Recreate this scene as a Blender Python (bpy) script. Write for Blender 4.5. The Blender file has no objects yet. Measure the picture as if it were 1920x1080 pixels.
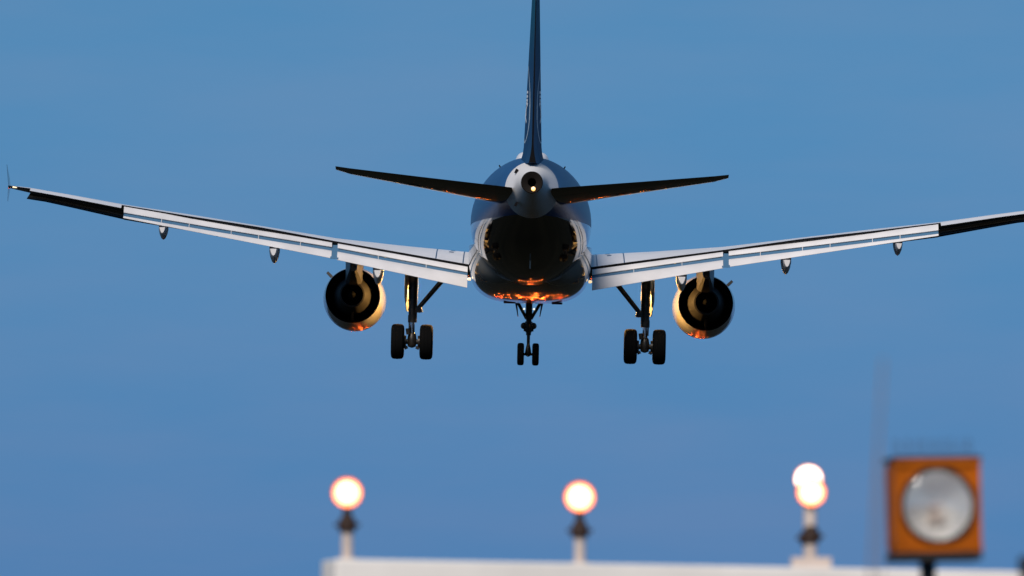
import bpy, math, random
from mathutils import Vector, Matrix

random.seed(7)
R = math.radians
scene = bpy.context.scene
COL = scene.collection

# ------------------------------------------------------------------ camera
CAM_H, CAM_PITCH = 1.7, 4.0
cam_d = bpy.data.cameras.new("camera")
cam = bpy.data.objects.new("camera", cam_d)
COL.objects.link(cam)
cam.location = (0, 0, CAM_H)
cam.rotation_euler = (R(90 + CAM_PITCH), 0, 0)
cam_d.sensor_width = 36.0
cam_d.lens = 374.0
cam_d.clip_start = 0.5
cam_d.clip_end = 30000
cam_d.dof.use_dof = True
cam_d.dof.focus_distance = 342.0
cam_d.dof.aperture_fstop = 5.4
scene.camera = cam

# ------------------------------------------------------------------ light
SUN_EL, SUN_AZ = 38.0, 198.0            # degrees; azimuth from +Y towards +X (behind the camera)
world = bpy.data.worlds.new("World")
scene.world = world
world.use_nodes = True
wn, wl = world.node_tree.nodes, world.node_tree.links
bg = wn["Background"]
sky = wn.new("ShaderNodeTexSky")
sky.sky_type = 'NISHITA'
sky.sun_disc = False
sky.sun_elevation = R(SUN_EL)
sky.sun_rotation = R(SUN_AZ)
sky.air_density = 1.0
sky.dust_density = 0.2
sky.ozone_density = 3.0
# dusk sky: the Nishita colours taken from a little higher up, deepened towards blue
tc = wn.new("ShaderNodeTexCoord")
mp = wn.new("ShaderNodeMapping"); mp.vector_type = 'POINT'
mp.inputs['Location'].default_value = (0, 0, 0.24)
wl.new(tc.outputs['Generated'], mp.inputs['Vector'])
wl.new(mp.outputs['Vector'], sky.inputs['Vector'])
tint = wn.new("ShaderNodeMix"); tint.data_type = 'RGBA'; tint.blend_type = 'MULTIPLY'
tint.inputs['Factor'].default_value = 1.0
tint.inputs['B'].default_value = (0.545, 0.925, 1.00, 1)
wl.new(sky.outputs['Color'], tint.inputs['A'])
# very faint uneven thin cloud
cn = wn.new("ShaderNodeTexNoise"); cn.inputs['Scale'].default_value = 26; cn.inputs['Detail'].default_value = 5
cm = wn.new("ShaderNodeMapping"); cm.inputs['Scale'].default_value = (1, 1, 5.0)
wl.new(tc.outputs['Generated'], cm.inputs['Vector']); wl.new(cm.outputs['Vector'], cn.inputs['Vector'])
cr = wn.new("ShaderNodeMapRange")
cr.inputs['From Min'].default_value = 0.35; cr.inputs['From Max'].default_value = 0.7
cr.inputs['To Min'].default_value = 0.0; cr.inputs['To Max'].default_value = 1.0
wl.new(cn.outputs['Fac'], cr.inputs['Value'])
cmix = wn.new("ShaderNodeMix"); cmix.data_type = 'RGBA'; cmix.blend_type = 'MULTIPLY'
cmix.inputs['B'].default_value = (1.30, 1.03, 0.99, 1)
wl.new(cr.outputs['Result'], cmix.inputs['Factor'])
wl.new(tint.outputs['Result'], cmix.inputs['A'])
# dusky band low over the horizon, opposite the set sun
sz = wn.new("ShaderNodeSeparateXYZ"); wl.new(tc.outputs['Generated'], sz.inputs[0])
band = wn.new("ShaderNodeMapRange"); band.interpolation_type = 'SMOOTHSTEP'
band.inputs['From Min'].default_value = 0.02; band.inputs['From Max'].default_value = 0.10
wl.new(sz.outputs['Z'], band.inputs['Value'])
bmix = wn.new("ShaderNodeMix"); bmix.data_type = 'RGBA'
bmix.inputs['A'].default_value = (0.74, 0.64, 0.76, 1); bmix.inputs['B'].default_value = (1, 1, 1, 1)
wl.new(band.outputs['Result'], bmix.inputs['Factor'])
bmul = wn.new("ShaderNodeMix"); bmul.data_type = 'RGBA'; bmul.blend_type = 'MULTIPLY'; bmul.inputs['Factor'].default_value = 1.0
wl.new(cmix.outputs['Result'], bmul.inputs['A']); wl.new(bmix.outputs['Result'], bmul.inputs['B'])
wl.new(bmul.outputs['Result'], bg.inputs['Color'])
bg.inputs['Strength'].default_value = 0.098

sun_d = bpy.data.lights.new("sun", 'SUN')
sun_d.energy = 3.6
sun_d.angle = R(24)
sun_d.color = (1.0, 0.90, 0.80)
sun = bpy.data.objects.new("sun", sun_d)
COL.objects.link(sun)
sd = Vector((math.sin(R(SUN_AZ)) * math.cos(R(SUN_EL)), math.cos(R(SUN_AZ)) * math.cos(R(SUN_EL)), math.sin(R(SUN_EL))))
sun.rotation_euler = sd.to_track_quat('Z', 'Y').to_euler()
sun.location = (0, 0, 60)

scene.view_settings.view_transform = 'Standard'
scene.view_settings.look = 'None'
scene.view_settings.exposure = 0.0
scene.view_settings.gamma = 1.0

# ------------------------------------------------------------------ helpers
def mat(name, col, rough=0.5, metal=0.0, coat=0.0, emit=None, estr=0.0, noise=0.0, nscale=4.0, spec=0.5, col2=None):
    m = bpy.data.materials.new(name)
    m.use_nodes = True
    n, l = m.node_tree.nodes, m.node_tree.links
    b = n["Principled BSDF"]
    b.inputs['Base Color'].default_value = (*col, 1)
    b.inputs['Roughness'].default_value = rough
    b.inputs['Metallic'].default_value = metal
    b.inputs['Coat Weight'].default_value = coat
    b.inputs['Coat Roughness'].default_value = 0.05
    b.inputs['Specular IOR Level'].default_value = spec
    if emit:
        b.inputs['Emission Color'].default_value = (*emit, 1)
        b.inputs['Emission Strength'].default_value = estr
    if noise or col2:
        t = n.new("ShaderNodeTexCoord")
        x = n.new("ShaderNodeTexNoise"); x.inputs['Scale'].default_value = nscale; x.inputs['Detail'].default_value = 6
        l.new(t.outputs['Object'], x.inputs['Vector'])
        r = n.new("ShaderNodeMapRange")
        r.inputs['From Min'].default_value = 0.3; r.inputs['From Max'].default_value = 0.7
        l.new(x.outputs['Fac'], r.inputs['Value'])
        mx = n.new("ShaderNodeMix"); mx.data_type = 'RGBA'
        mx.inputs['A'].default_value = (*[c * (1 - noise) for c in col], 1)
        mx.inputs['B'].default_value = (*(col2 or col), 1)
        l.new(r.outputs['Result'], mx.inputs['Factor'])
        l.new(mx.outputs['Result'], b.inputs['Base Color'])
        rr = n.new("ShaderNodeMapRange")
        rr.inputs['To Min'].default_value = max(0.02, rough - 0.06); rr.inputs['To Max'].default_value = rough + 0.06
        l.new(x.outputs['Fac'], rr.inputs['Value']); l.new(rr.outputs['Result'], b.inputs['Roughness'])
    return m

class MB:
    """collects faces of one mesh object"""
    def __init__(s): s.v, s.f, s.m = [], [], []
    def add(s, verts, faces, mi=0):
        o = len(s.v); s.v += [tuple(p) for p in verts]
        for f in faces: s.f.append([o + i for i in f]); s.m.append(mi)
    def loft(s, rings, mi=0, closed=True, cap0=True, cap1=True, fmi=None):
        n = len(rings[0]); verts = [p for r in rings for p in r]; o = len(s.v)
        s.v += [tuple(p) for p in verts]
        for i in range(len(rings) - 1):
            for j in range(n if closed else n - 1):
                k = (j + 1) % n
                s.f.append([o + i*n + j, o + i*n + k, o + (i+1)*n + k, o + (i+1)*n + j])
                s.m.append(fmi[j] if fmi else mi)
        if cap0: s.f.append([o + j for j in range(n)][::-1]); s.m.append(mi)
        if cap1: s.f.append([o + (len(rings)-1)*n + j for j in range(n)]); s.m.append(mi)
    def box(s, c, d, mi=0, rot=None, bev=0.0):
        hx, hy, hz = d[0]/2, d[1]/2, d[2]/2
        vs = [Vector((sx*hx, sy*hy, sz*hz)) for sz in (-1, 1) for sy in (-1, 1) for sx in (-1, 1)]
        if rot: vs = [rot @ p for p in vs]
        vs = [p + Vector(c) for p in vs]
        s.add(vs, [(0,2,3,1), (4,5,7,6), (0,1,5,4), (2,6,7,3), (0,4,6,2), (1,3,7,5)], mi)
    def tube(s, p0, p1, r0, r1=None, mi=0, n=20):
        r1 = r0 if r1 is None else r1
        p0, p1 = Vector(p0), Vector(p1); d = (p1 - p0).normalized()
        a = d.orthogonal().normalized(); b = d.cross(a)
        ring = lambda p, r: [p + (a*math.cos(2*math.pi*i/n) + b*math.sin(2*math.pi*i/n))*r for i in range(n)]
        s.loft([ring(p0, r0), ring(p1, r1)], mi)
    def lathe(s, c, axis, prof, mi=0, n=40, pm=None, cap0=False, cap1=False):
        """prof: (t along axis, radius); pm: material index for each profile segment"""
        d = Vector(axis).normalized(); a = d.orthogonal().normalized(); b = d.cross(a); c = Vector(c)
        o = len(s.v)
        for t, r in prof:
            for i in range(n):
                w = 2*math.pi*i/n
                s.v.append(tuple(c + d*t + (a*math.cos(w) + b*math.sin(w))*max(r, 1e-4)))
        for k in range(len(prof) - 1):
            for i in range(n):
                j = (i + 1) % n
                s.f.append([o+k*n+i, o+k*n+j, o+(k+1)*n+j, o+(k+1)*n+i]); s.m.append(pm[k] if pm else mi)
        if cap0: s.f.append([o+i for i in range(n)][::-1]); s.m.append(pm[0] if pm else mi)
        if cap1: s.f.append([o+(len(prof)-1)*n+i for i in range(n)]); s.m.append(pm[-1] if pm else mi)
    def build(s, name, mats, parent=None, smooth=35, loc=None, recalc=True, bevel=0):
        me = bpy.data.meshes.new(name)
        me.from_pydata(s.v, [], s.f)
        for m in (mats if isinstance(mats, (list, tuple)) else [mats]): me.materials.append(m)
        for p, i in zip(me.polygons, s.m): p.material_index = i
        if recalc:
            import bmesh
            b = bmesh.new(); b.from_mesh(me)
            bmesh.ops.recalc_face_normals(b, faces=b.faces); b.to_mesh(me); b.free()
        if smooth:
            me.shade_smooth(); me.set_sharp_from_angle(angle=R(smooth))
        o = bpy.data.objects.new(name, me); COL.objects.link(o)
        if parent: o.parent = parent
        if loc: o.location = loc
        if bevel:
            bv = o.modifiers.new("bevel", 'BEVEL'); bv.width = bevel; bv.segments = 2; bv.limit_method = 'ANGLE'
        return o

def tag(o, label=None, cat=None, group=None, kind=None):
    if label: o['label'] = label
    if cat: o['category'] = cat
    if group: o['group'] = group
    if kind: o['kind'] = kind
    return o

def empty(name, loc, rot=(0, 0, 0)):
    o = bpy.data.objects.new(name, None); COL.objects.link(o)
    o.location = loc; o.rotation_euler = rot; o.empty_display_size = 0.3
    return o

def lerp(a, b, t): return a + (b - a) * t
def table(rows, y):
    """smooth (Catmull-Rom) interpolation in a table whose first column is the key"""
    n = len(rows)
    for i in range(n - 1):
        if rows[i][0] <= y <= rows[i+1][0]: break
    p0, p1, p2, p3 = rows[max(i-1, 0)], rows[i], rows[i+1], rows[min(i+2, n-1)]
    h = p2[0] - p1[0]; t = (y - p1[0]) / h
    out = []
    for k in range(1, len(p1)):
        m1 = (p2[k]-p0[k]) / (p2[0]-p0[0]) * h; m2 = (p3[k]-p1[k]) / (p3[0]-p1[0]) * h
        t2, t3 = t*t, t*t*t
        out.append((2*t3-3*t2+1)*p1[k] + (t3-2*t2+t)*m1 + (-2*t3+3*t2)*p2[k] + (t3-t2)*m2)
    return out

# ------------------------------------------------------------------ materials
M = {}
M['white'] = mat('aircraft_white', (0.80, 0.79, 0.80), 0.38, coat=0.25, noise=0.05, nscale=1.2)
M['flap'] = mat('flap_white', (0.71, 0.69, 0.69), 0.5, noise=0.15, nscale=1.1)
M['slot'] = mat('slot_sky_blue', (0.065, 0.155, 0.26), 0.5)  # sky mirrored and seen through the flap slot, put into the colour
M['under'] = mat('underside_shade', (0.016, 0.015, 0.014), 0.09, noise=0.2, nscale=3)  # near-black holds the shade of wing, slat and tailplane undersides in the colour
M['black'] = mat('flat_black', (0.004, 0.004, 0.005), 0.7, spec=0.1)
M['navy'] = mat('navy_paint', (0.012, 0.045, 0.105), 0.3, coat=0.4, noise=0.15, nscale=1.5)
M['fairing'] = mat('fairing_grey', (0.20, 0.195, 0.18), 0.09, coat=0.3, noise=0.12, nscale=1.4)
M['nacelle'] = mat('nacelle_grey', (0.46, 0.44, 0.41), 0.14, noise=0.08, nscale=2, spec=0.16)
M['pylon'] = mat('pylon_grey', (0.06, 0.058, 0.056), 0.45, noise=0.1, nscale=2)
M['duct'] = mat('duct_black', (0.003, 0.003, 0.003), 0.8, spec=0.1)
M['core'] = mat('hot_metal', (0.018, 0.0165, 0.015), 0.6, metal=0.0, noise=0.3, nscale=5)
M['plug'] = mat('exhaust_soot', (0.004, 0.004, 0.004), 0.9, spec=0.05)
M['strut'] = mat('gear_metal', (0.012, 0.011, 0.010), 0.4, metal=0.2, noise=0.45, nscale=7, col2=(0.032, 0.027, 0.021), spec=0.3)
M['chrome'] = mat('piston_chrome', (0.6, 0.6, 0.6), 0.12, metal=1.0)
M['tyre'] = mat('tyre_rubber', (0.0028, 0.0028, 0.003), 0.9, spec=0.08)
M['rim'] = mat('wheel_rim', (0.012, 0.012, 0.012), 0.4, metal=0.4)
M['door'] = mat('gear_door_grey', (0.45, 0.44, 0.42), 0.45)
M['apu'] = mat('exhaust_ring', (0.012, 0.010, 0.009), 0.85, spec=0.08)
M['mark'] = mat('mark_white', (0.85, 0.87, 0.88), 0.6)
M['markline'] = mat('mark_pale_blue', (0.42, 0.54, 0.62), 0.6)
M['navlamp'] = mat('tail_lamp_glass', (1, 0.9, 0.7), 0.3, emit=(1.0, 0.50, 0.13), estr=1.7)
M['tiplamp'] = mat('tip_lamp_glass', (1, 0.9, 0.7), 0.3, emit=(1.0, 0.75, 0.42), estr=0.8)
M['gearlamp'] = mat('gear_lamp_glass', (1, 1, 1), 0.3, emit=(0.95, 1.0, 0.9), estr=1.2)
M['rootlamp'] = mat('root_lamp_glass', (1, 0.9, 0.7), 0.3, emit=(1.0, 0.72, 0.36), estr=1.0)

# fuselage livery: white cone, blue rear sides, silver stripe, black glossy belly, white front
def fuselage_material():
    m = bpy.data.materials.new('fuselage_livery'); m.use_nodes = True
    n, l = m.node_tree.nodes, m.node_tree.links
    b = n["Principled BSDF"]
    t = n.new("ShaderNodeTexCoord"); s = n.new("ShaderNodeSeparateXYZ"); l.new(t.outputs['Object'], s.inputs[0])
    def math_(op, a, bb, c=None):
        q = n.new("ShaderNodeMath"); q.operation = op
        for i, x in enumerate([a, bb] + ([c] if c is not None else [])):
            if isinstance(x, (int, float)): q.inputs[i].default_value = x
            else: l.new(x, q.inputs[i])
        return q.outputs[0]
    nz = n.new("ShaderNodeTexNoise"); nz.inputs['Scale'].default_value = 1.3; nz.inputs['Detail'].default_value = 6
    l.new(t.outputs['Object'], nz.inputs['Vector'])
    def mix(f, a, bb):
        q = n.new("ShaderNodeMix"); q.data_type = 'RGBA'
        if isinstance(f, (int, float)): q.inputs['Factor'].default_value = f
        else: l.new(f, q.inputs['Factor'])
        for nm, x in (('A', a), ('B', bb)):
            if isinstance(x, tuple): q.inputs[nm].default_value = (*x, 1)
            else: l.new(x, q.inputs[nm])
        return q.outputs['Result']
    y, z = s.outputs['Y'], s.outputs['Z']
    # lower edge of the blue: z over a line that climbs towards the tail
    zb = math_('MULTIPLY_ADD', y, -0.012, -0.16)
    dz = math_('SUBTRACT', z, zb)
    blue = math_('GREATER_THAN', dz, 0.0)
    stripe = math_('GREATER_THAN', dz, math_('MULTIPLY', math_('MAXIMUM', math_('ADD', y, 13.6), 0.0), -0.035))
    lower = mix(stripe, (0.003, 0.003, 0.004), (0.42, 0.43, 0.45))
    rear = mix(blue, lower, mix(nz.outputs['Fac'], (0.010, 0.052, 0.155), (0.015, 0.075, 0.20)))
    rearmask = math_('LESS_THAN', math_('MULTIPLY_ADD', z, 0.9, y), -3.2)
    front = mix(nz.outputs['Fac'], (0.70, 0.70, 0.71), (0.80, 0.80, 0.81))
    c1 = mix(rearmask, front, rear)
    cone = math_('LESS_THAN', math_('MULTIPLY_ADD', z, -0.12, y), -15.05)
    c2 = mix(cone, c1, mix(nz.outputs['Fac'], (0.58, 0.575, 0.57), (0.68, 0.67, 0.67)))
    l.new(c2, b.inputs['Base Color'])
    b.inputs['Roughness'].default_value = 0.16
    rg = math_('ADD', math_('MULTIPLY_ADD', cone, 0.30, 0.05), math_('MULTIPLY', blue, 0.25)); l.new(rg, b.inputs['Roughness'])
    l.new(math_('MULTIPLY_ADD', blue, -0.29, 0.34), b.inputs['Specular IOR Level'])
    return m
M['fuselage'] = fuselage_material()

def fin_material():
    m = bpy.data.materials.new('fin_livery'); m.use_nodes = True
    n, l = m.node_tree.nodes, m.node_tree.links
    b = n["Principled BSDF"]
    t = n.new("ShaderNodeTexCoord"); s = n.new("ShaderNodeSeparateXYZ"); l.new(t.outputs['Object'], s.inputs[0])
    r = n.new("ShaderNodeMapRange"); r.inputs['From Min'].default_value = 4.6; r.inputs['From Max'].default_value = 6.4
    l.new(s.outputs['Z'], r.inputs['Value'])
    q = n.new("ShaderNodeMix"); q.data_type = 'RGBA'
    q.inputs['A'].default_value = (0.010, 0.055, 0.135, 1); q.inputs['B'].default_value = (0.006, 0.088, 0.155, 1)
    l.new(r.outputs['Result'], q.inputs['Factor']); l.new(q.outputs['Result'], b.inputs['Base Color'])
    b.inputs['Roughness'].default_value = 0.6; b.inputs['Specular IOR Level'].default_value = 0.06
    return m
M['fin'] = fin_material()

# ------------------------------------------------------------------ ground
g = MB()
N = 24
for i in range(N + 1):
    for j in range(N + 1):
        g.v.append((-9000 + 18000*i/N, -3000 + 18000*j/N, 0.0))
for i in range(N):
    for j in range(N):
        a = i*(N+1) + j
        g.f.append([a, a+N+1, a+N+2, a+1]); g.m.append(0)
M['grass'] = mat('dark_grass', (0.010, 0.011, 0.006), 0.95, noise=0.4, nscale=0.05, col2=(0.016, 0.015, 0.009), spec=0.05)
go = g.build('ground', M['grass'], smooth=0); go['kind'] = 'structure'

# ------------------------------------------------------------------ aircraft
D = 350.0
elev = CAM_PITCH + math.degrees(math.atan(115/19947))
plane = empty('airliner', (35.5/19947*D, D, CAM_H + D*math.tan(R(elev))), (R(3.0), R(1.25), 0))
tag(plane, 'white and dark blue twin-engine jet airliner seen from behind, landing with flaps and wheels down', 'airliner')

FUS = [(-18.0, 1.30, 0.64, 0.33), (-16.5, 1.53, 0.23, 0.60), (-14.9, 1.70, -0.12, 0.86), (-13, 1.85, -0.55, 1.18),
       (-11, 1.96, -1.02, 1.46), (-9, 2.03, -1.45, 1.70), (-7, 2.06, -1.79, 1.87), (-5, 2.07, -2.0, 1.95),
       (-3, 2.07, -2.07, 1.975), (4, 2.07, -2.07, 1.975), (12, 2.07, -2.07, 1.975), (15, 2.02, -2.05, 1.92),
       (17, 1.6, -1.9, 1.55), (18.4, 0.75, -1.5, 1.0), (19.3, 0.0, -1.05, 0.5), (19.6, -0.5, -0.62, 0.06)]
f = MB(); rings = []
ys = [-18 + 0.25*i for i in range(61)] + [-2.5 + 1.0*i for i in range(16)] + [13.5 + 0.3*i for i in range(20)] + [19.45, 19.6]
for y in ys:
    top, bot, hw = table(FUS, y)
    cz, hh = (top + bot)/2, (top - bot)/2
    rings.append([(hw*math.sin(2*math.pi*k/72), y, cz + hh*math.cos(2*math.pi*k/72)) for k in range(72)])
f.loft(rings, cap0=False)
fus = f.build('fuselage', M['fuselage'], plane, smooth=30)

# APU exhaust with the white tail light under its lip
a = MB()
a.lathe((0, -18.0, 0.97), (0, -1, 0), [(-0.10, 0.345), (0.02, 0.345), (0.05, 0.33), (0.03, 0.29), (0.0, 0.15), (-0.02, 0.13), (-0.35, 0.12), (-0.36, 0.0)],
        pm=[0, 0, 0, 0, 0, 1, 1])
apu = a.build('auxiliary_exhaust', [M['apu'], M['duct']], plane)
a = MB(); a.lathe((0.05, -18.05, 0.765), (0, -1, 0.1), [(-0.04, 0.068), (0.02, 0.068), (0.06, 0.045), (0.08, 0.0)], n=16)
a.build('tail_light', M['navlamp'], apu)
for (x, z, y) in ((-0.50, 1.36, -16.3), (-0.48, 0.32, -16.5)):
    v = MB(); v.box((x, y, z), (0.08, 0.25, 0.14), rot=Matrix.Rotation(R(25), 3, 'Y'))
    v.build('vent', M['black'], fus)
for sx in (-1, 1):
    v = MB(); v.box((sx*1.03, -8.5, 1.70), (0.04, 0.25, 0.14), rot=Matrix.Rotation(R(30*sx), 3, 'Y')); v.build('blade_antenna', M['black'], fus)
v = MB(); v.box((0, -9.5, -1.42), (0.03, 0.35, 0.3)); v.build('blade_antenna', M['door'], fus)
# satellite dome on the roof
d = MB(); rr = []
for i in range(17):
    t = i/16; y = -1.4 + 3.2*t; s = math.sin(math.pi*t)**0.45
    rr.append([(0.57*max(s, .02)*math.copysign(abs(math.cos(w))**.62, math.cos(w)), y, 1.93 + 0.56*max(s, .02)*abs(math.sin(w))**.62) for w in [math.pi*k/20 for k in range(21)]])
d.loft(rr, closed=False, cap0=False, cap1=False); d.build('roof_dome', M['white'], fus)

# belly fairing
FAIR = [(-5.2, 1.30, -1.93), (-4.4, 1.68, -2.08), (-3.4, 1.90, -2.24), (-2, 2.0, -2.38), (0, 2.03, -2.45), (4, 2.04, -2.47), (6, 1.95, -2.38), (8, 1.5, -2.05)]
f = MB(); rings = []
for i in range(54):
    y = -5.2 + 13.2*i/53
    hw, bot = table(FAIR, y); top = -0.7
    r = []
    for k in range(48):
        w = -math.pi*k/47
        c, s = math.cos(w), math.sin(w); e = 2/3.4
        r.append((hw*math.copysign(abs(c)**e, c), y, top + (top - bot)*math.copysign(abs(s)**e, s)))
    rings.append(r)
f.loft(rings, cap0=True, cap1=True)
fair = f.build('belly_fairing', M['fairing'], plane)
for (x0, x1) in ((-0.85, -0.45), (0.75, 1.1)):
    v = MB(); v.box(((x0+x1)/2, 3.0, -2.465), (x1-x0, 1.2, 0.05)); v.build('vent', M['black'], fair)

# ---- wings
def S(t):
    t = max(t, 0)
    return (0.2969*math.sqrt(t) - 0.126*t - 0.3516*t*t + 0.2843*t**3 - 0.1015*t**4) * 9.97
#  x,    yLE,  zLE,  yTE,   zTEtop, tu,   tl
WING = [(1.2, 6.9, -1.20, 1.0, -1.36, 0.50, 0.50), (2.03, 6.2, -1.14, 1.0, -1.27, 0.46, 0.50), (4.2, 5.05, -0.96, 1.0, -0.935, 0.36, 0.40),
        (6.43, 3.95, -0.73, 1.0, -0.60, 0.26, 0.30), (9.0, 2.6, -0.36, -0.05, -0.20, 0.20, 0.22), (11.2, 1.5, 0.0, -0.75, 0.08, 0.16, 0.18),
        (13.38, 0.39, 0.28, -1.30, 0.38, 0.125, 0.14), (15.3, -0.6, 0.60, -1.95, 0.68, 0.10, 0.11), (16.5, -1.2, 0.79, -2.45, 0.85, 0.085, 0.09), (17.12, -1.55, 0.885, -2.95, 0.905, 0.05, 0.05)]
def wrow(x):
    for i in range(len(WING)-1):
        if x <= WING[i+1][0] + 1e-6: break
    t = (x - WING[i][0])/(WING[i+1][0]-WING[i][0])
    return [lerp(p, q, t) for p, q in zip(WING[i], WING[i+1])]
def wsec(x, sx):
    _, yl, zl, yt, ztop, tu, tl = wrow(x)
    K = 16; e = 0.8
    zt = ztop - tu*S(e)
    up, lo = [], []
    for k in range(K + 1):
        t = (k/K)**1.6
        y = lerp(yl, yt, t); zc = lerp(zl, zt, t)
        up.append((sx*x, y, zc + tu*S(t*e))); lo.append((sx*x, y, zc - tl*S(t*e)*(1 - .55*t)))
    # upper TE -> LE -> lower TE
    lo[-1] = (lo[-1][0], lo[-1][1], up[-1][2] - max(0.05, 0.10 - 0.004*x))
    return up[::-1] + lo[1:], K

def spanpts(x0, x1, n): return [lerp(x0, x1, i/n) for i in range(n+1)]

# rear flap line  x: (y,z) of fore edge and trailing edge, slot fractions
def flap_line(x):
    if x <= 6.43:
        t = (x - 2.03)/4.4
        return (0.93, lerp(-1.36, -0.675, t)), (-0.05, lerp(-2.06, -1.215, t)), (lerp(.245, .25, t), lerp(.37, .47, t))
    t = (x - 6.43)/6.95
    return (lerp(0.93, -1.36, t), lerp(-0.675, 0.34, t)), (lerp(0.10, -1.85, t), lerp(-1.20, -0.045, t)), (lerp(.255, .52, t), lerp(.48, .85, t))

def flap_mesh(x0, x1, sx):
    """fore panel, recessed slot and rear panel of one double slotted flap"""
    b = MB()
    def pt(x, q, off):
        (ya, za), (yb, zb), _ = flap_line(x)
        d = Vector((0, yb-ya, zb-za)).normalized(); nrm = Vector((0, d.z, -d.y))
        if nrm.z < 0: nrm = -nrm
        L = math.hypot(yb-ya, zb-za)
        p = Vector((0, ya, za)) + d*(L*q) + nrm*off
        return (sx*x, p.y, p.z)
    xs = spanpts(x0, x1, 24)
    def panel(f0, f1, prof, mi):
        rings = []
        for x in xs:
            _, _, (s0, s1) = flap_line(x)
            a0, a1 = f0(s0, s1), f1(s0, s1)
            rings.append([pt(x, lerp(a0, a1, t), o) for t, o in prof])
        b.loft(rings, mi)
    panel(lambda a, c: 0.0, lambda a, c: a, [(0, -0.03), (0.1, 0.025), (0.4, 0.045), (0.8, 0.03), (1, 0.0), (1, -0.02), (0.6, -0.07), (0.15, -0.09)], 0)
    panel(lambda a, c: a*0.9, lambda a, c: lerp(a, c, 1.15), [(0, -0.05), (0.5, -0.035), (1, -0.045), (1, -0.12), (0, -0.12)], 1)
    panel(lambda a, c: c, lambda a, c: 1.0, [(0, -0.03), (0.08, 0.01), (0.35, 0.03), (0.75, 0.018), (1, -0.002), (1, -0.012), (0.6, -0.06), (0.1, -0.12)], 0)
    # bright hinge brackets crossing the slot
    n = 2 if x1 < 7 else 5
    for k in range(n):
        x = lerp(x0, x1, (k + 1)/(n + 1) + (0.02 if k % 2 else -0.015))
        _, _, (s0, s1) = flap_line(x); w = 0.009
        b.add([pt(x-w, s0*0.97, -0.01), pt(x+w, s0*0.97, -0.01), pt(x+w, s1*1.02, -0.01), pt(x-w, s1*1.02, -0.01),
               pt(x-w, s0*0.97, -0.05), pt(x+w, s0*0.97, -0.05), pt(x+w, s1*1.02, -0.05), pt(x-w, s1*1.02, -0.05)],
              [(0,1,2,3), (4,7,6,5), (0,4,5,1), (1,5,6,2), (2,6,7,3), (3,7,4,0)], 0)
    return b

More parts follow.
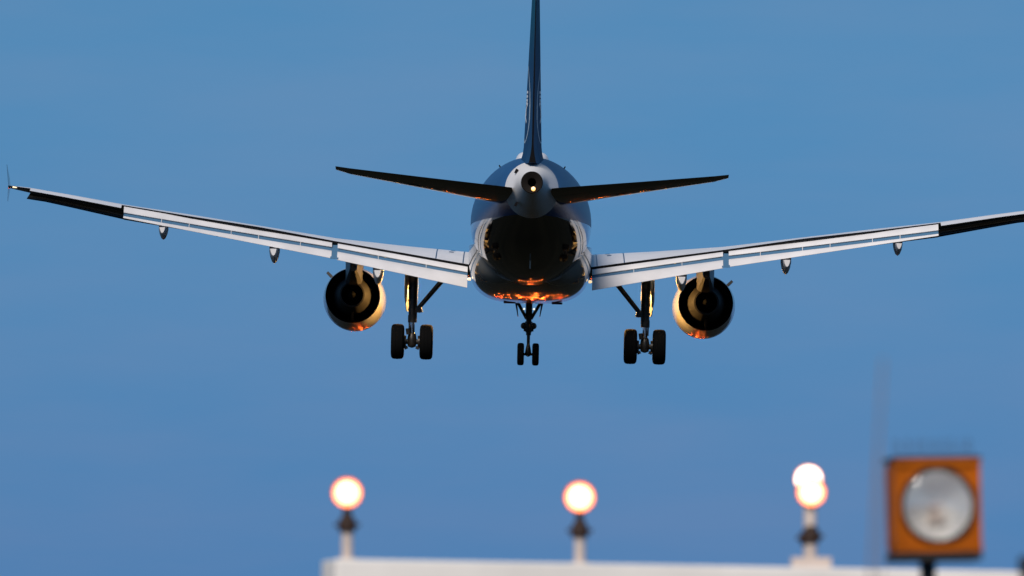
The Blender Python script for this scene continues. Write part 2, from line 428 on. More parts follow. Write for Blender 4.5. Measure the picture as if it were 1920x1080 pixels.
def build_wing(sx):
    b = MB(); rings = []
    xs = spanpts(1.2, 2.03, 2) + spanpts(2.03, 6.43, 16)[1:] + spanpts(6.43, 13.38, 20)[1:] + spanpts(13.38, 16.5, 8)[1:] + spanpts(16.5, 17.12, 4)[1:]
    for x in xs:
        r, K = wsec(x, sx); rings.append(r)
    n = len(rings[0])
    fmi = [0]*K + [1]*K + [2]  # black rear face: shade of the gap above the flaps put into the colour
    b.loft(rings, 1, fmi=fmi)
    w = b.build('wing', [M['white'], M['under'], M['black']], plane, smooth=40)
    flap_mesh(2.06, 6.37, sx).build('flap', [M['flap'], M['slot']], w, smooth=40)
    flap_mesh(6.56, 13.38, sx).build('flap', [M['flap'], M['slot']], w, smooth=40)
    # strip in slot blue filling the gap between the two flaps
    c = MB()
    (ya, za), (yb, zb), _ = flap_line(6.43)
    c.add([(sx*x, y + o, z - 0.05) for o in (0.0, 0.2) for x in (6.33, 6.60) for y, z in ((ya, za), (yb, zb + 0.06))],
          [(0,1,3,2), (4,6,7,5), (0,2,6,4), (1,5,7,3), (0,4,5,1), (2,3,7,6)])
    c.build('flap_gap_strip', M['slot'], w, smooth=0)
    # drooped aileron, upper face white
    c = MB(); rings = []
    for x in spanpts(13.46, 16.42, 8):
        _, yl, zl, yt, zt, tu, tl = wrow(x)
        L = lerp(0.58, 0.48, (x-13.4)/3); dz = -lerp(0.115, 0.085, (x-13.4)/3)
        rings.append([(sx*x, yt + 0.02, zt + 0.004), (sx*x, yt - L, zt + dz), (sx*x, yt - L, zt + dz - 0.015), (sx*x, yt + 0.02, zt - 0.10)])
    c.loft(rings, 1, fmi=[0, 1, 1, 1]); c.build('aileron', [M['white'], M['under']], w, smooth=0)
    # extended leading edge slats
    for (x0, x1) in ((2.6, 5.2), (6.5, 9.7), (9.76, 13.0), (13.06, 16.42)):
        c = MB(); rings = []
        for x in spanpts(x0, x1, 8):
            _, yl, zl, yt, zt, tu, tl = wrow(x)
            k = 1.0 if x > 6 else 1.25
            h = lerp(0.30, 0.20, min(1, max(0, (x-13)/3.4))) if x > 13.03 else 0.16*k; q = h/0.33
            P = [(0.02, 0.09), (0.20, 0.05), (0.36, -0.08*q), (0.40, -0.20*q), (0.34, -0.32*q), (0.22, -h-0.02), (0.10, -h-0.05), (0.14, -h+0.02), (0.22, -0.20*q), (0.16, -0.06*q), (0.02, 0.06)]
            rings.append([(sx*(x + (0.55*(0.09-p[1]) if x == x1 and x > 16 else 0)), yl + p[0], zl + p[1]) for p in P])
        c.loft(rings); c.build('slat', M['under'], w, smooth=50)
    # flap track fairings
    for (x, zb, L, s) in ((5.02, -1.97, 3.0, 1.0), (8.46, -1.33, 2.9, 0.95), (12.1, -0.66, 2.3, 0.85)):
        (ya, za), (yb, zte), _ = flap_line(x)
        c = MB(); rings = []
        zt = zte + 0.04
        y1 = yb - 0.10
        for i in range(15):
            t = i/14
            y = y1 + L*t
            hw = 0.18*s*(min(1, 0.72 + 0.6*t) if t < 0.6 else math.sqrt(max(0.01, 1 - ((t-.6)/.4)**2)))
            dep = (zt - zb)*(0.76 + 0.35*math.sin(math.pi*min(t, 1)))*(1 if t < .75 else max(.08, 1-((t-.75)/.25)**2))
            top = zt - 0.10 + 0.36*max(0, min(1, (t-.12)/.3))
            rings.append([(sx*x - hw, y, top), (sx*x - hw, y, zt - dep*0.30), (sx*x - hw*0.80, y, zt - dep*0.62), (sx*x - hw*0.42, y, zt - dep*0.9), (sx*x, y, zt - dep),
                          (sx*x + hw*0.42, y, zt - dep*0.9), (sx*x + hw*0.80, y, zt - dep*0.62), (sx*x + hw, y, zt - dep*0.30), (sx*x + hw, y, top)])
        # pointed tail
        rings.insert(0, [(lerp(sx*x, p[0], 0.80), p[1] - 0.10, lerp(zt - .12, p[2], 0.80)) for p in rings[0]])
        c.loft(rings); c.build('flap_track_fairing', M['flap'], w, smooth=60)
    # wingtip fence
    c = MB()
    x = 17.12
    out = [(-1.5, 0.90), (-2.2, 1.15), (-3.1, 1.58), (-3.3, 1.58), (-3.0, 0.93), (-3.25, 0.42), (-3.05, 0.38), (-2.2, 0.65)]
    for off in (-0.0035, 0.0035):
        c.v += [(sx*(x + off + (0.05 if z > 1.2 else 0)), y, z) for y, z in out]
    n = len(out)
    c.f.append(list(range(n))); c.f.append(list(range(n, 2*n))[::-1])
    for k in range(n): c.f.append([k, (k+1) % n, n + (k+1) % n, n + k])
    c.m = [0]*len(c.f)
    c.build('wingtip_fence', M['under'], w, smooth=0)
    c = MB(); c.lathe((sx*16.93, -2.83, 0.855), (sx*1, 0.15, 0.12), [(-0.10, 0.0), (-0.06, 0.02), (0.06, 0.026), (0.1, 0.0)], n=12)
    c.build('tip_light', M['tiplamp'], w)
    # panel seams and dark marks near the root
    def up_pt(x, q, o=0.006):
        r, K = wsec(x, sx); i = q*K; k = min(int(i), K-1); p = Vector(r[k]).lerp(Vector(r[k+1]), i-k)
        return (p.x, p.y, p.z + o)
    for xs_ in (2.22, 3.12):
        c = MB(); pts = []
        for k in range(9):
            q = k/9*0.8; pts += [up_pt(xs_ - 0.018 - .06*q, q), up_pt(xs_ + 0.018 - .06*q, q)]
        c.v = pts; c.f = [[2*k, 2*k+1, 2*k+3, 2*k+2] for k in range(8)]; c.m = [0]*8
        c.build('panel_seam', M['navy'], w, smooth=0)
    for x0_, q in ((2.55, 0.30), (2.50, 0.42)):
        c = MB(); c.v = [up_pt(x0_, q), up_pt(x0_ + .15, q), up_pt(x0_ + .15, q + .05), up_pt(x0_, q + .05)]; c.f = [[0, 1, 2, 3]]; c.m = [0]
        c.build('wing_marking', M['navy'], w, smooth=0)
    return w
for sx in (-1, 1): build_wing(sx)

# wing root lamps on the fairing that wash the gear and the nacelles
for sx in (-1, 1):
    c = MB(); c.lathe((sx*2.0, -0.3, -1.78), (sx, -0.35, 0), [(-0.05, 0.05), (0.02, 0.05), (0.05, 0.03), (0.055, 0.0)], n=16)
    o = c.build('root_light', M['rootlamp'], fair)
    ld = bpy.data.lights.new('root_lamp', 'SPOT'); ld.energy = 2000; ld.color = (1.0, 0.52, 0.14); ld.spot_size = R(165); ld.spot_blend = 0.7; ld.shadow_soft_size = 0.12
    lo = bpy.data.objects.new('root_lamp', ld); COL.objects.link(lo); lo.parent = fair
    p = Vector((sx*2.25, 4.1, -2.05)); lo.location = p
    lo.rotation_euler = (p - Vector((sx*4.9, 3.9, -2.4))).to_track_quat('Z', 'Y').to_euler()

# ---- engines
def build_engine(sx):
    tilt = Vector((-sx*0.012, 1, -0.035)).normalized()      # towards the inlet
    c0 = Vector((sx*5.90, 4.5, -2.33))                      # centre of the fan nozzle exit
    b = MB()
    b.lathe(c0, tilt, [(0.0, 0.885), (0.0, 0.915), (0.5, 0.965), (1.2, 1.015), (2.2, 1.05), (3.0, 1.05), (3.8, 1.0), (4.2, 0.92), (4.25, 0.88), (4.1, 0.82), (3.2, 0.86), (2.0, 0.86), (1.0, 0.87), (0.0, 0.885)],
            pm=[1] + [0]*8 + [1]*4, n=72)
    e = b.build('engine_nacelle', [M['nacelle'], M['duct']], plane, smooth=40)
    b = MB(); b.lathe(c0, tilt, [(1.9, 0.86), (1.88, 0.0)], n=48); 
    b.build('fan', M['duct'], e)
    b = MB(); b.lathe(c0, tilt, [(1.9, 0.70), (0.8, 0.68), (0.0, 0.60), (-0.7, 0.42), (-0.72, 0.37), (-0.6, 0.36), (0.0, 0.38)], n=60)
    b.build('core_cowl', M['core'], e)
    b = MB(); b.lathe(c0, tilt, [(-0.05, 0.39), (-0.1, 0.24), (-0.4, 0.20), (-1.0, 0.05), (-1.05, 0.0)], n=36)
    b.build('exhaust_plug', M['plug'], e)
    for a in (-1, 1):
        ang = R(43)
        ctr = c0 + tilt*2.4
        d = Vector((a*math.cos(ang), 0, math.sin(ang)))
        nrm = Vector((-a*math.sin(ang), 0, math.cos(ang)))
        vs = []
        for o in (-0.045, 0.045):
            for (t, r) in ((-0.6, 1.0), (0.6, 1.0), (-0.25, 1.24), (-0.55, 1.27)):
                vs.append(ctr + tilt*t + d*r + nrm*o)
        b = MB(); b.add(vs, [(0,1,2,3), (7,6,5,4), (0,4,5,1), (1,5,6,2), (2,6,7,3), (3,7,4,0)])
        b.build('strake', M['core'], e, smooth=0)
    b = MB(); rings = []
    for (y, hw, zt, zb) in ((2.2, 0.10, -1.25, -1.55), (3.0, 0.20, -1.2, -1.80), (3.9, 0.27, -1.15, -2.0), (5.0, 0.30, -1.0, -1.9), (6.6, 0.28, -1.0, -1.6), (8.0, 0.12, -1.3, -1.5)):
        x = sx*5.87
        rings.append([(x-hw, y, zt), (x-hw, y, zb+.1), (x-hw*.55, y, zb), (x+hw*.55, y, zb), (x+hw, y, zb+.1), (x+hw, y, zt)])
    b.loft(rings); b.build('pylon', M['pylon'], e, smooth=30)
    b = MB(); b.box((sx*5.90, 4.55, -3.02), (0.07, 0.6, 0.3)); b.build('bifurcation', M['duct'], e, smooth=0)
for sx in (-1, 1): build_engine(sx)

# ---- tailplane (trimmed nose down) and elevators
def build_tailplane(sx):
    rows = [(0.55, -13.2, 0.45, -16.9, 0.82, 0.19), (1.0, -13.5, 0.50, -17.0, 0.86, 0.185), (3.5, -15.3, 0.86, -17.75, 1.075, 0.125), (5.7, -16.9, 1.17, -18.4, 1.275, 0.07), (6.15, -17.5, 1.26, -18.6, 1.325, 0.035)]
    def sec(x, e0, e1, r):
        _, yl, zl, yt, zt, th = r
        K = 12; up, lo = [], []
        for k in range(K+1):
            t = lerp(e0, e1, k/K)
            if e0 == 0: t = e1*(k/K)**1.5
            y, z = lerp(yl, yt, t), lerp(zl, zt, t)
            up.append((sx*x, y, z + th*S(t)*0.7)); lo.append((sx*x, y, z - th*S(t)))
        return up[::-1] + lo[(1 if e0 == 0 else 0):], K
    b = MB(); rings = []
    for r in rows: q, K = sec(r[0], 0, 0.70, r); rings.append(q)
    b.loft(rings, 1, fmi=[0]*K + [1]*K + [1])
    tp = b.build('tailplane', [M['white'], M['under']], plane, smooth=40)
    b = MB(); rings = []
    for r in [[0.62] + list(rows[0][1:])] + rows[1:-1]: q, K = sec(r[0], 0.705, 1.0, r); rings.append(q)
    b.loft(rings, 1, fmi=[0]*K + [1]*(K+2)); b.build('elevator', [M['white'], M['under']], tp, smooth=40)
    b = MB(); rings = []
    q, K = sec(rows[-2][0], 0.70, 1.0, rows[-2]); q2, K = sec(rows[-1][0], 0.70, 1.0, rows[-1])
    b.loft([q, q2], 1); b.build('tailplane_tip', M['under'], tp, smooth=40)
for sx in (-1, 1): build_tailplane(sx)

# ---- fin and rudder
def fin_row(z):
    t = (z - 1.75)/6.2
    return lerp(-9.6, -15.0, t), lerp(-16.75, -17.55, t), lerp(0.30, 0.085, t)
def fin_half(z, t):
    return fin_row(z)[2] * min(S(t)*1.02, 1.0) if t < 0.35 else fin_row(z)[2]*lerp(1.0, 0.10, ((t-.35)/.65)**1.15)
def fin_pt(z, t, side, off=0.0):
    yl, yt, _ = fin_row(z)
    fl = 0.13*max(0, (2.2 - z)/0.5)**1.5 if z < 2.2 else 0
    return (side*(fin_half(z, t) + off + fl*(1-0.5*t)), lerp(yl, yt, t), z)
def fin_mesh(z0, z1, t0, t1, name, parent, mats):
    b = MB(); rings = []
    K = 14
    for i in range(31):
        z = lerp(z0, z1, i/30)
        ts = [lerp(t0, t1, (k/K)**(1.6 if t0 == 0 else 1)) for k in range(K+1)]
        left = [fin_pt(z, t, -1) for t in ts]; right = [fin_pt(z, t, 1) for t in ts]
        rings.append(left[::-1] + (right[1:] if t0 == 0 else right))
    n = len(rings[0])
    b.loft(rings, 0, fmi=[0]*(n-1) + [1 if t1 == 1.0 else 0])
    return b.build(name, mats, parent, smooth=40)
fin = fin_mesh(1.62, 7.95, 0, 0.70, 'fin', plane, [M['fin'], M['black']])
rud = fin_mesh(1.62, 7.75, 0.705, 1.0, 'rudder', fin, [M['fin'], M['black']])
# painted lines and feather bars on both faces of the fin
def ribbon(b, pts, wt, wz, side, mi):
    n = len(pts)
    for i in range(n - 1):
        (z0, t0), (z1, t1) = pts[i], pts[i+1]
        dz, dt = z1 - z0, (t1 - t0)*6
        L = math.hypot(dz, dt) or 1
        # offset across the stroke
        def off(z, t):
            return ((z - wz*abs(dt)/L/2, t - wt*abs(dz)/L/2), (z + wz*abs(dt)/L/2, t + wt*abs(dz)/L/2))
        a0, a1 = off(z0, t0); c0, c1 = off(z1, t1)
        if (dz*dt) > 0: a0, a1 = (a0[0], a1[1]), (a1[0], a0[1]); c0, c1 = (c0[0], c1[1]), (c1[0], c0[1])
        b.add([fin_pt(*a0, side, 0.006), fin_pt(*a1, side, 0.006), fin_pt(*c1, side, 0.006), fin_pt(*c0, side, 0.006)], [(0, 1, 2, 3)], mi)
def stroke(pts, wt, wz, side, m):
    mk = MB(); ribbon(mk, pts, wt, wz, side, 0)
    mk.build('fin_marking', m, fin, smooth=0, recalc=False)
for side in (-1, 1):
    loop = [(4.75, .40), (4.5, .52), (4.2, .64), (3.9, .72), (3.5, .77), (3.0, .77), (2.75, .72), (2.55, .64), (2.42, .55), (2.36, .46), (2.38, .40), (2.5, .36)]
    fine = []
    for i in range(len(loop)-1):
        for k in range(4): fine.append(tuple(lerp(p, q, k/4) for p, q in zip(loop[i], loop[i+1])))
    fine.append(loop[-1])
    stroke(fine, 0.075, 0.05, side, M['markline'])
    for z in (3.93, 3.80, 3.68, 3.58):
        stroke([(z, .40), (z + .01, .47), (z - .03, .54)], 0.03, 0.08, side, M['mark'])
    stroke([(3.55, .56), (3.5, .48), (3.42, .42), (3.3, .39), (3.18, .40), (3.08, .44), (2.98, .50)], 0.12, 0.07, side, M['mark'])

# ---- landing gear
def wheel_mesh(rad, w, rimr):
    b = MB(); h = w/2
    b.lathe((0, 0, 0), (1, 0, 0), [(-h*.82, rimr), (-h*.98, rimr*1.12), (-h, rad*.72), (-h*.93, rad*.88), (-h*.72, rad*.97), (-h*.3, rad), (-h*.27, rad*.985), (-h*.22, rad*.985), (-h*.19, rad),
                                   (h*.19, rad), (h*.22, rad*.985), (h*.27, rad*.985), (h*.3, rad), (h*.72, rad*.97), (h*.93, rad*.88), (h, rad*.72), (h*.98, rimr*1.12), (h*.82, rimr)], n=48)
    b.lathe((0, 0, 0), (1, 0, 0), [(-h*.82, rimr), (-h*.5, rimr*.9), (-h*.4, rimr*.4), (-h*.7, rimr*.3), (-h*.7, 0)], n=32, mi=1)
    b.lathe((0, 0, 0), (1, 0, 0), [(h*.82, rimr), (h*.5, rimr*.9), (h*.4, rimr*.4), (h*.7, rimr*.3), (h*.7, 0)], n=32, mi=1)
    return b
def build_main_gear(sx):
    x, y = sx*3.86, 1.75
    ax = -3.86
    b = MB()
    b.tube((x, y, -1.1), (x, y, -1.9), 0.15, 0.14)
    b.tube((x, y, -1.9), (x, y, -3.0), 0.135, 0.125)
    for z in (-2.05, -2.45, -2.75): b.tube((x, y, z), (x, y, z-0.07), 0.155)
    b.tube((x, y, -2.98), (x, y, -3.22), 0.15, 0.15)
    b.tube((x, y, -3.2), (x, y, -3.75), 0.085, 0.085, mi=1)
    b.lathe((x, y, ax), (0, 0, 1), [(-0.20, 0.03), (-0.16, 0.13), (0.0, 0.17), (0.25, 0.13), (0.3, 0.09)], n=24)
    b.tube((x-0.50, y, ax), (x+0.50, y, ax), 0.085)
    for s in (-1, 1):
        b.lathe((x + s*0.22, y, ax), (s, 0, 0), [(-0.03, 0.0), (-0.03, 0.20), (0.12, 0.22), (0.12, 0.0)], n=24)
        b.box((x + s*0.19, y-0.12, ax-0.20), (0.12, 0.08, 0.1), rot=Matrix.Rotation(R(25*s), 3, 'Y'))
    b.tube((x - sx*0.14, y-0.05, -1.2), (x - sx*0.13, y-0.05, -3.1), 0.022)
    b.tube((x + sx*0.15, y+0.05, -1.2), (x + sx*0.10, y-0.05, -3.5), 0.02)
    b.tube((x - 0.15, y-0.13, -3.42), (x - 0.12, y-0.13, -3.62), 0.07)
    gear = b.build('main_landing_gear', [M['strut'], M['chrome']], plane, smooth=40)
    # torque links ahead of the piston
    b = MB()
    b.add([(x-.10, y+.10, -3.05), (x+.10, y+.10, -3.05), (x+.04, y+.36, -3.40), (x-.04, y+.36, -3.40), (x-.10, y+.06, -3.10), (x+.10, y+.06, -3.10), (x+.04, y+.32, -3.42), (x-.04, y+.32, -3.42)],
          [(0,1,2,3), (7,6,5,4), (0,4,5,1), (1,5,6,2), (2,6,7,3), (3,7,4,0)])
    b.add([(x-.04, y+.36, -3.40), (x+.04, y+.36, -3.40), (x+.09, y+.10, -3.78), (x-.09, y+.10, -3.78), (x-.04, y+.32, -3.40), (x+.04, y+.32, -3.40), (x+.09, y+.06, -3.76), (x-.09, y+.06, -3.76)],
          [(0,1,2,3), (7,6,5,4), (0,4,5,1), (1,5,6,2), (2,6,7,3), (3,7,4,0)])
    b.build('torque_link', M['strut'], gear, smooth=0)
    # side brace up and inboard
    b = MB()
    p, q = Vector((x - sx*0.16, y, -2.78)), Vector((x - sx*0.98, y+0.05, -1.78))
    b.tube(p, q, 0.075, 0.085); m = p.lerp(q, 0.08); b.tube(m + Vector((0, 0, .0)), m + Vector((-sx*.05, -.02, -.18)), 0.07)
    b.box(q + Vector((-sx*.04, 0, .03)), (0.32, 0.16, 0.16)); b.box(p, (0.14, 0.2, 0.22))
    b.build('side_brace', M['strut'], gear, smooth=40)
    # leg door outboard of the strut
    b = MB(); rings = []
    for (z, y0, y1, dx) in ((-1.25, -0.55, 0.7, 0.22), (-1.9, -0.55, 0.7, 0.24), (-2.35, -0.5, 0.6, 0.24), (-2.55, -0.35, 0.5, 0.21), (-2.85, -0.2, 0.3, 0.17)):
        # the door faces slightly backwards so that its inner face shows
        rings.append([(x + sx*(dx - 0.15), y + y0 + 0.75, z), (x + sx*(dx + 0.02), y + y0 + 0.25, z), (x + sx*(dx + 0.045), y + y0 + 0.27, z), (x + sx*(dx - 0.12), y + y0 + 0.80, z)])
    b.loft(rings); b.build('gear_door', M['door'], gear, smooth=0)
    for s in (-1, 1):
        w = wheel_mesh(0.585, 0.44, 0.27).build('wheel', [M['tyre'], M['rim']], gear, smooth=35, loc=(x + s*0.475, y, ax))
for sx in (-1, 1): build_main_gear(sx)

def build_nose_gear():
    x, y = 0.0, 12.6; ax = -4.07
    b = MB()
    b.tube((x, y, -1.9), (x, y, -2.85), 0.115, 0.115)
    b.tube((x, y, -2.85), (x, y, -3.05), 0.10, 0.085)
    b.tube((x, y, -2.95), (x, y, -3.0), 0.13)
    b.tube((x, y, -3.03), (x, y, -3.16), 0.135, 0.135)
    b.tube((x, y, -3.2), (x, y, -3.32), 0.125, 0.11)
    b.tube((x, y, -3.1), (x, y, -3.42), 0.10, 0.085)
    b.tube((x, y, -3.40), (x, y, -3.95), 0.058, 0.05)
    b.lathe((x, y, ax), (0, 0, 1), [(-0.09, 0.0), (-0.06, 0.07), (0.02, 0.115), (0.18, 0.09), (0.34, 0.055)], n=20)
    b.tube((x-0.22, y, ax), (x+0.22, y, ax), 0.045)
    for s in (-1, 1):
        b.tube((s*0.40, y+0.3, -2.28), (s*0.08, y, -2.85), 0.055)
        b.box((s*0.14, y-0.02, -3.25), (0.06, 0.1, 0.08))
    b.box((0, y-.2, -3.5), (0.10, 0.05, 0.2)); b.box((0, y-.13, -3.32), (0.08, 0.2, 0.06))
    gear = b.build('nose_landing_gear', [M['strut']], plane, smooth=40)
    for s in (-1, 1):
        d = MB()
        d.add([(s*0.44, y-0.9, -2.05), (s*0.44, y+0.9, -2.05), (s*0.36, y+0.9, -2.78), (s*0.36, y-0.5, -2.78), (s*0.54, y-0.9, -2.05), (s*0.54, y+0.9, -2.05), (s*0.385, y+0.9, -2.78), (s*0.385, y-0.5, -2.78)],
              [(0,1,2,3), (7,6,5,4), (0,4,5,1), (1,5,6,2), (2,6,7,3), (3,7,4,0)])
        d.build('gear_door', M['strut'], gear, smooth=0)
        d = MB(); d.lathe((s*0.16, y-0.02, -3.10), (0, 1, 0), [(-0.10, 0.0), (-0.08, 0.08), (0.02, 0.115), (0.06, 0.115), (0.06, 0.0)], n=24)
        hl = d.build('lamp_housing', M['strut'], gear)
        d = MB(); d.lathe((s*0.16, y+0.045, -3.10), (0, 1, 0), [(0.0, 0.105), (0.02, 0.08), (0.04, 0.0)], n=24); d.build('lens', M['gearlamp'], hl)
        wheel_mesh(0.385, 0.235, 0.17).build('wheel', [M['tyre'], M['rim']], gear, smooth=35, loc=(s*0.255, y, ax))
        d = MB(); d.lathe((s*0.17, y+0.05, -2.52), (0, -1, 0), [(-0.02, 0.035), (0.02, 0.035), (0.03, 0.0)], n=14); d.build('bay_light', M['gearlamp'], gear)
build_nose_gear()

# ------------------------------------------------------------------ approach lights in the foreground
FPX = 19947.0
def at(u, v, y):
    """point seen at pixel (u, v) of the 1920 x 1080 photograph, at distance y along the ground"""
    e = R(CAM_PITCH); X = (u - 960)/FPX; Z = (540 - v)/FPX
    d = Vector((X, math.cos(e) - Z*math.sin(e), math.sin(e) + Z*math.cos(e)))
    return Vector((0, 0, CAM_H)) + d*(y/d.y)

M['beam'] = mat('beam_white', (0.90, 0.85, 0.79), 0.55, noise=0.16, nscale=2)
M['tubew'] = mat('post_offwhite', (0.62, 0.51, 0.44), 0.5, noise=0.2, nscale=8)
M['collar'] = mat('collar_brown', (0.038, 0.021, 0.015), 0.6, spec=0.2)
M['house'] = mat('lamp_housing_orange', (0.42, 0.10, 0.02), 0.45, noise=0.15, nscale=9)
M['lampw'] = mat('lamp_glass_lit', (1, 0.8, 0.6), 0.2, emit=(1.0, 0.66, 0.38), estr=3.2)
M['lampedge'] = mat('lamp_edge_lit', (1, 0.5, 0.2), 0.3, emit=(1.0, 0.23, 0.06), estr=3.0)
M['lampw2'] = mat('lamp_glass_lit_white', (1, 0.85, 0.7), 0.2, emit=(1.0, 0.66, 0.52), estr=4.5)
M['orange'] = mat('box_orange', (0.47, 0.108, 0.0), 0.6, noise=0.38, nscale=9, spec=0.15)
M['boxdark'] = mat('box_black', (0.012, 0.009, 0.008), 0.6)
M['mirror'] = mat('reflector_silver', (0.95, 0.95, 0.93), 0.20, metal=0.55)
mt = M['mirror'].node_tree; mtc = mt.nodes.new("ShaderNodeTexCoord"); mno = mt.nodes.new("ShaderNodeTexNoise"); mno.inputs['Scale'].default_value = 11; mno.inputs['Detail'].default_value = 2
mbu = mt.nodes.new("ShaderNodeBump"); mbu.inputs['Strength'].default_value = 0.5; mbu.inputs['Distance'].default_value = 0.05
mt.links.new(mtc.outputs['Object'], mno.inputs['Vector']); mt.links.new(mno.outputs['Fac'], mbu.inputs['Height']); mt.links.new(mbu.outputs['Normal'], mt.nodes["Principled BSDF"].inputs['Normal'])
M['galv'] = mat('galvanised_steel', (0.30, 0.30, 0.30), 0.5, metal=0.6, noise=0.2, nscale=6)
M['mast'] = mat('antenna_grey', (0.22, 0.18, 0.18), 0.5)

BL, BR = at(616, 1050, 58.0), at(2010, 1075, 59.2)
bd = (BR - BL).normalized()
def beam_at(u):
    t = (u - 616)/(2010 - 616)
    return BL.lerp(BR, t)
base = BL.lerp(BR, 0.5)
gant = empty('light_gantry', (base.x, base.y, 0))
tag(gant, 'white horizontal beam carrying the lit lamps along the bottom edge', 'gantry')
b = MB()
rotz = Matrix.Rotation(math.atan2(bd.y, bd.x), 3, 'Z') @ Matrix.Rotation(-math.asin(bd.z), 3, 'Y')
off = Vector((base.x, base.y, 0))
L = (BR - BL).length
b.box(base - off + Vector((0, 0, -0.13)), (L, 0.30, 0.26), rot=rotz)
b.build('beam', M['beam'], gant, smooth=0, bevel=0.012)
for t in (0.1, 0.5, 0.9):
    p = BL.lerp(BR, t) - off
    b = MB(); b.tube((p.x, p.y, 0), (p.x, p.y, p.z - 0.262), 0.06); b.box((p.x, p.y, 0.02), (0.35, 0.35, 0.04)); b.build('post', M['galv'], gant)

def approach_lamp(u, vlamp, vcollar, v0, dy, r, label, lens, ghost=False, collar_w=0.048, block=False, neck='collar', edge='lampedge'):
    p = beam_at(u); y = p.y + dy
    foot = at(u, v0, y); foot.z = p.z if dy == 0 else foot.z
    lamp = at(u, vlamp, y); col = at(u, vcollar, y)
    root = empty('approach_lamp', foot)
    tag(root, label, 'runway lamp', 'lit approach lamps standing on the white beam')
    q = lambda P: P - foot
    b = MB(); c = q(col)
    b.tube((c.x, 0, 0.0), (c.x, 0, c.z), 0.030, 0.030)
    b.tube((c.x, 0, 0.0), (c.x, 0, 0.012), 0.055)
    if block: b.box((0, 0, 0.03), (0.22, 0.16, 0.06))
    b.build('post', M['tubew'], root)
    b = MB()
    b.lathe((c.x, 0, c.z), (0, 0, 1), [(-0.035, 0.0), (-0.035, 0.045), (-0.015, collar_w), (0.02, collar_w), (0.045, 0.035), (0.06, 0.026), (0.06, 0.0)], n=24)
    for s in (-1, 1): b.tube((c.x + s*0.04, 0, c.z), (c.x + s*0.070, 0, c.z + .004), 0.010)
    b.build('collar', M['collar'], root)
    h = q(lamp)
    b = MB()
    b.tube((c.x, 0, c.z + 0.04), (h.x, 0.02, h.z - r*0.9), 0.022 if neck == 'collar' else 0.028, mi=1)
    b.lathe((h.x, 0.0, h.z), (0, -1, 0.06), [(-0.13, 0.0), (-0.12, 0.05), (-0.05, r*0.8), (0.0, r*1.02), (0.03, r*1.04), (0.03, r*0.93), (0.01, r*0.92)], n=40)
    hs = b.build('lamp_housing', [M['house'], M[neck]], root)
    b = MB(); b.lathe((h.x, 0.0, h.z), (0, -1, 0.06), [(0.012, r*0.925), (0.024, r*0.70), (0.034, r*0.3), (0.036, 0.0)], n=40, pm=[1, 0, 0])
    b.build('lens', [lens, M[edge]], hs)
    return root
approach_lamp(651, 925, 985, 1052, 0, 0.082, 'lit round lamp on a short pale post at the left end of the white beam', M['lampw'])
approach_lamp(1087, 933, 996, 1060, 0, 0.084, 'lit round lamp below the nose wheels, middle one of the row on the white beam', M['lampw'])
approach_lamp(1521, 924, 1006, 1066, 0, 0.080, 'lit round lamp near the orange box, on a dark collar and pale mounting block', M['lampw'], block=True, neck='tubew')
approach_lamp(1516, 899, 1010, 1060, 1.9, 0.080, 'lit round lamp peeking out above the lamp nearest the orange box', M['lampw2'], neck='tubew', edge='lampw2')

# ---- orange flasher box
DB = 50.0
pc = at(1751, 948, DB)
sb = empty('flash_light', (pc.x, pc.y + 0.12, 0))
tag(sb, 'square orange lamp box with a big round silver reflector, unlit', 'flash lamp')
org = Vector((pc.x, pc.y + 0.12, 0))
rz = Matrix.Rotation(R(7), 3, 'Z') @ Matrix.Rotation(R(-1.2), 3, 'Y')
W, H, DP = 0.404, 0.428, 0.28
lr = 0.167
b = MB()
# front plate with a round hole, bowl rim, and the five other sides
NS = 64
def bp(x, y, z): return tuple(rz @ Vector((x, y, z)) + Vector((0, 0, pc.z)))
outer, inner = [], []
for k in range(NS):
    a = 2*math.pi*(k + .5)/NS; c, s = math.cos(a), math.sin(a)
    m = max(abs(c)/(W/2), abs(s)/(H/2)); outer.append((c/m, s/m)); inner.append((c*(lr + .012), s*(lr + .012)))
ov = [bp(x, -DP/2, z) for x, z in outer]; iv = [bp(x, -DP/2, z) for x, z in inner]; bv = [bp(x, DP/2, z) for x, z in outer]
b.v += ov + iv + bv
for k in range(NS):
    j = (k+1) % NS
    b.f.append([k, j, NS+j, NS+k]); b.m.append(0)
    b.f.append([k, 2*NS+k, 2*NS+j, j]); b.m.append(0)
b.f.append([2*NS+k for k in range(NS)]); b.m.append(0)
# corner points would be cut by the polygon: add frame bars round the front
for (x, z, w, h) in ((0, H/2-.012, W+.012, .03), (0, -H/2+.012, W+.012, .03), (-W/2+.010, 0, .026, H-.03), (W/2-.010, 0, .026, H-.03)):
    b.box(bp(x, -DP/2-.004, z), (w, .022, h), rot=rz)
hb = b.build('housing', M['orange'], sb, smooth=20)
b = MB(); b.box(bp(0, 0, -H/2 - .022), (W+.01, DP+.01, .04), rot=rz); b.build('base_tray', M['boxdark'], sb, smooth=0)
b = MB(); b.box(bp(0, 0, H/2 + .010), (W+.02, DP+.03, .014), rot=rz); b.build('lid', M['boxdark'], sb, smooth=0)
fwd = rz @ Vector((0, -1, 0))
b = MB()
b.lathe(bp(0, -DP/2, 0), fwd, [(0.012, lr+.016), (0.022, lr+.010), (0.020, lr-.004), (-0.01, lr-.004)], n=64)
b.build('bezel', M['collar'], hb)
b = MB()
b.lathe(bp(0, -DP/2, 0), fwd, [(-0.13*(1 - (r/lr)**2), r) for r in [lr*k/16 for k in range(16, -1, -1)]], n=64)
rf = b.build('reflector', M['mirror'], hb)
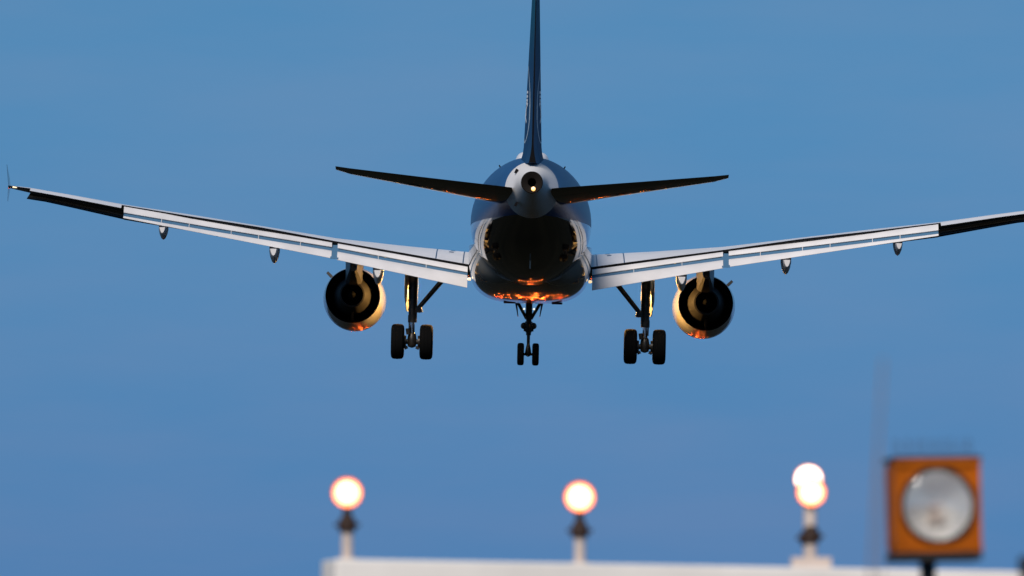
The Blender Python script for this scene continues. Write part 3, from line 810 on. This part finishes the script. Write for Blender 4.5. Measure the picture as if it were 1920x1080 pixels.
b = MB(); b.tube(bp(-.03, -DP/2+.07, -.004), bp(.03, -DP/2+.07, .004), .016, n=14); b.tube(bp(0, -DP/2+.05, -.075), bp(0, -DP/2+.11, -.0), .012, n=12)
b.box(bp(0, -DP/2+.06, -.05), (.07, .03, .05), rot=rz)
b.build('flash_tube', M['tubew'], hb)
M['glass'] = mat('cover_glass', (1, 1, 1), 0.03)
gt = M['glass'].node_tree
g1 = gt.nodes.new("ShaderNodeBsdfTransparent"); g2 = gt.nodes.new("ShaderNodeBsdfGlossy"); g2.inputs['Roughness'].default_value = 0.05
g3 = gt.nodes.new("ShaderNodeMixShader"); g3.inputs[0].default_value = 0.10
gt.links.new(g1.outputs[0], g3.inputs[1]); gt.links.new(g2.outputs[0], g3.inputs[2])
gt.links.new(g3.outputs[0], gt.nodes["Material Output"].inputs['Surface'])
b = MB()
prof = [(0.004 + 0.030*(1-(r/lr)**2), r) for r in [(lr-.005)*k/12 for k in range(12, -1, -1)]]
b.lathe(bp(0, -DP/2, 0), fwd, prof, n=64)
b.lathe(bp(0, -DP/2, 0), fwd, [(t - .006, r) for t, r in prof], n=64)
b.build('cover_glass', M['glass'], hb)
b = MB(); b.tube((0.0 - .02, 0, 0), (-.02, 0, pc.z - H/2 - .30), .028); b.tube((-.02, 0, pc.z - H/2 - .30), (-.025, 0, pc.z - H/2 - .04), .030, .04)
b.box((-.02, 0, .02), (.3, .3, .04)); b.tube((-.02, 0, pc.z-H/2-.09), (.05, 0, pc.z-H/2-.30), .012)
b.build('mast', M['boxdark'], sb)
b = MB()
for k in range(15):
    x = -W/2 + .02 + (W-.04)*k/14
    b.tube(bp(x, -.05, H/2 + .015), bp(x + random.uniform(-.012, .012), -.06 + .04*(k % 2), H/2 + .105), .0026, .0020, n=6)
b.build('bird_spikes', M['boxdark'], sb, smooth=0)

# ---- whip antenna and the dark post at the right edge
DW = 33.0
top, mid = at(1656, 672, DW), at(1634, 1070, DW)
dr = (mid - top); foot = top + dr*(top.z/(top.z - mid.z))
an = empty('whip_antenna', foot)
tag(an, 'thin leaning grey whip antenna, blurred, left of the orange box', 'antenna')
b = MB(); pt = lambda t: Vector((0, 0, 0)).lerp(top - foot, t)
b.tube(pt(0.30), pt(0.85), .0065, .0055, n=10); b.tube(pt(0.85), pt(1.0), .0055, .004, n=10); b.build('whip', M['mast'], an)
b = MB(); b.tube(pt(0), pt(0.31), .03, .022, n=14); b.box((0, 0, .02), (.25, .25, .04)); b.build('base_tube', M['galv'], an)
b = MB(); b.tube(pt(0.93) + Vector((0.002, 0, 0)), pt(0.80) + Vector((.036, 0, 0)), .003, n=6); b.build('guy_wire', M['mast'], an)

pe = at(1923, 1048, 44.0)
dp = empty('mounting_post', (pe.x, pe.y, 0))
tag(dp, 'dark blurred post end cut off at the bottom right corner', 'post')
b = MB(); b.tube((0, 0, 0), (0, 0, pe.z - .05), .02); b.box((0, 0, .02), (.25, .25, .04)); b.build('post', M['boxdark'], dp)
b = MB(); b.lathe((0, 0, pe.z), (0, 0, 1), [(-.07, 0), (-.07, .022), (-.05, .03), (0.0, .03), (.012, .018), (.012, 0)], n=20); b.build('cap', M['boxdark'], dp)

# ------------------------------------------------------------------ ground lights of the approach and runway ahead (mirrored in the glossy belly)
def ground_lamp_mesh(col, strength):
    b = MB(); b.tube((0, 0, 0), (0, 0, .30), .03, n=8)
    b.lathe((0, 0, .42), (0, 0, 1), [(-.14, 0.0), (-.12, .13), (0, .2), (.12, .13), (.16, 0)], mi=1, n=12)
    return b
def lamp_src(name, col, st):
    o = ground_lamp_mesh(col, st).build('ground_lamp', [M['galv'], mat(name, col, .4, emit=col, estr=st)], None, smooth=60)
    return o
PX = plane.location.x
spots = {'amber': [], 'red': []}
for x in range(-4, 5): spots['amber'].append((PX + x*2.0, 495))
spots['amber'] += [(PX, 465)]
for x in (-1.5, 0, 1.5): spots['red'] += [(PX + x, 540), (PX + x, 555)]
for y in range(570, 760, 15):
    for x in (-1.5, 0, 1.5): spots['amber'].append((PX + x, y))
for x in range(-7, 8): spots['amber'].append((PX + x*2.2, 700))
for y in range(640, 780, 20):
    for s in (-1, 1):
        spots['red'].append((PX + s*11, y)); spots['red'].append((PX + s*9.5, y))
for y in range(800, 2000, 60):
    for s in (-1, 1): spots['amber'].append((PX + s*22, y))
for y in range(800, 1500, 40): spots['red'].append((PX, y))
for x in range(-30, 31, 3): spots['red'].append((PX + x, 1000))
kinds = {'amber': ((1.0, 0.17, 0.02), 140, 'low amber ground lamp on a short stake under the flight path'),
         'red': ((1.0, 0.08, 0.015), 130, 'low red ground lamp on a short stake beyond the airliner')}
for k, pts in spots.items():
    c, st, lab = kinds[k]
    src = lamp_src(k + '_lamp_glass', c, st)
    for i, (x, y) in enumerate(pts):
        o = src if i == 0 else src.copy()
        if i: COL.objects.link(o)
        o.location = (x, y, 0)
        tag(o, lab, 'ground lamp', k + ' ground lamps')
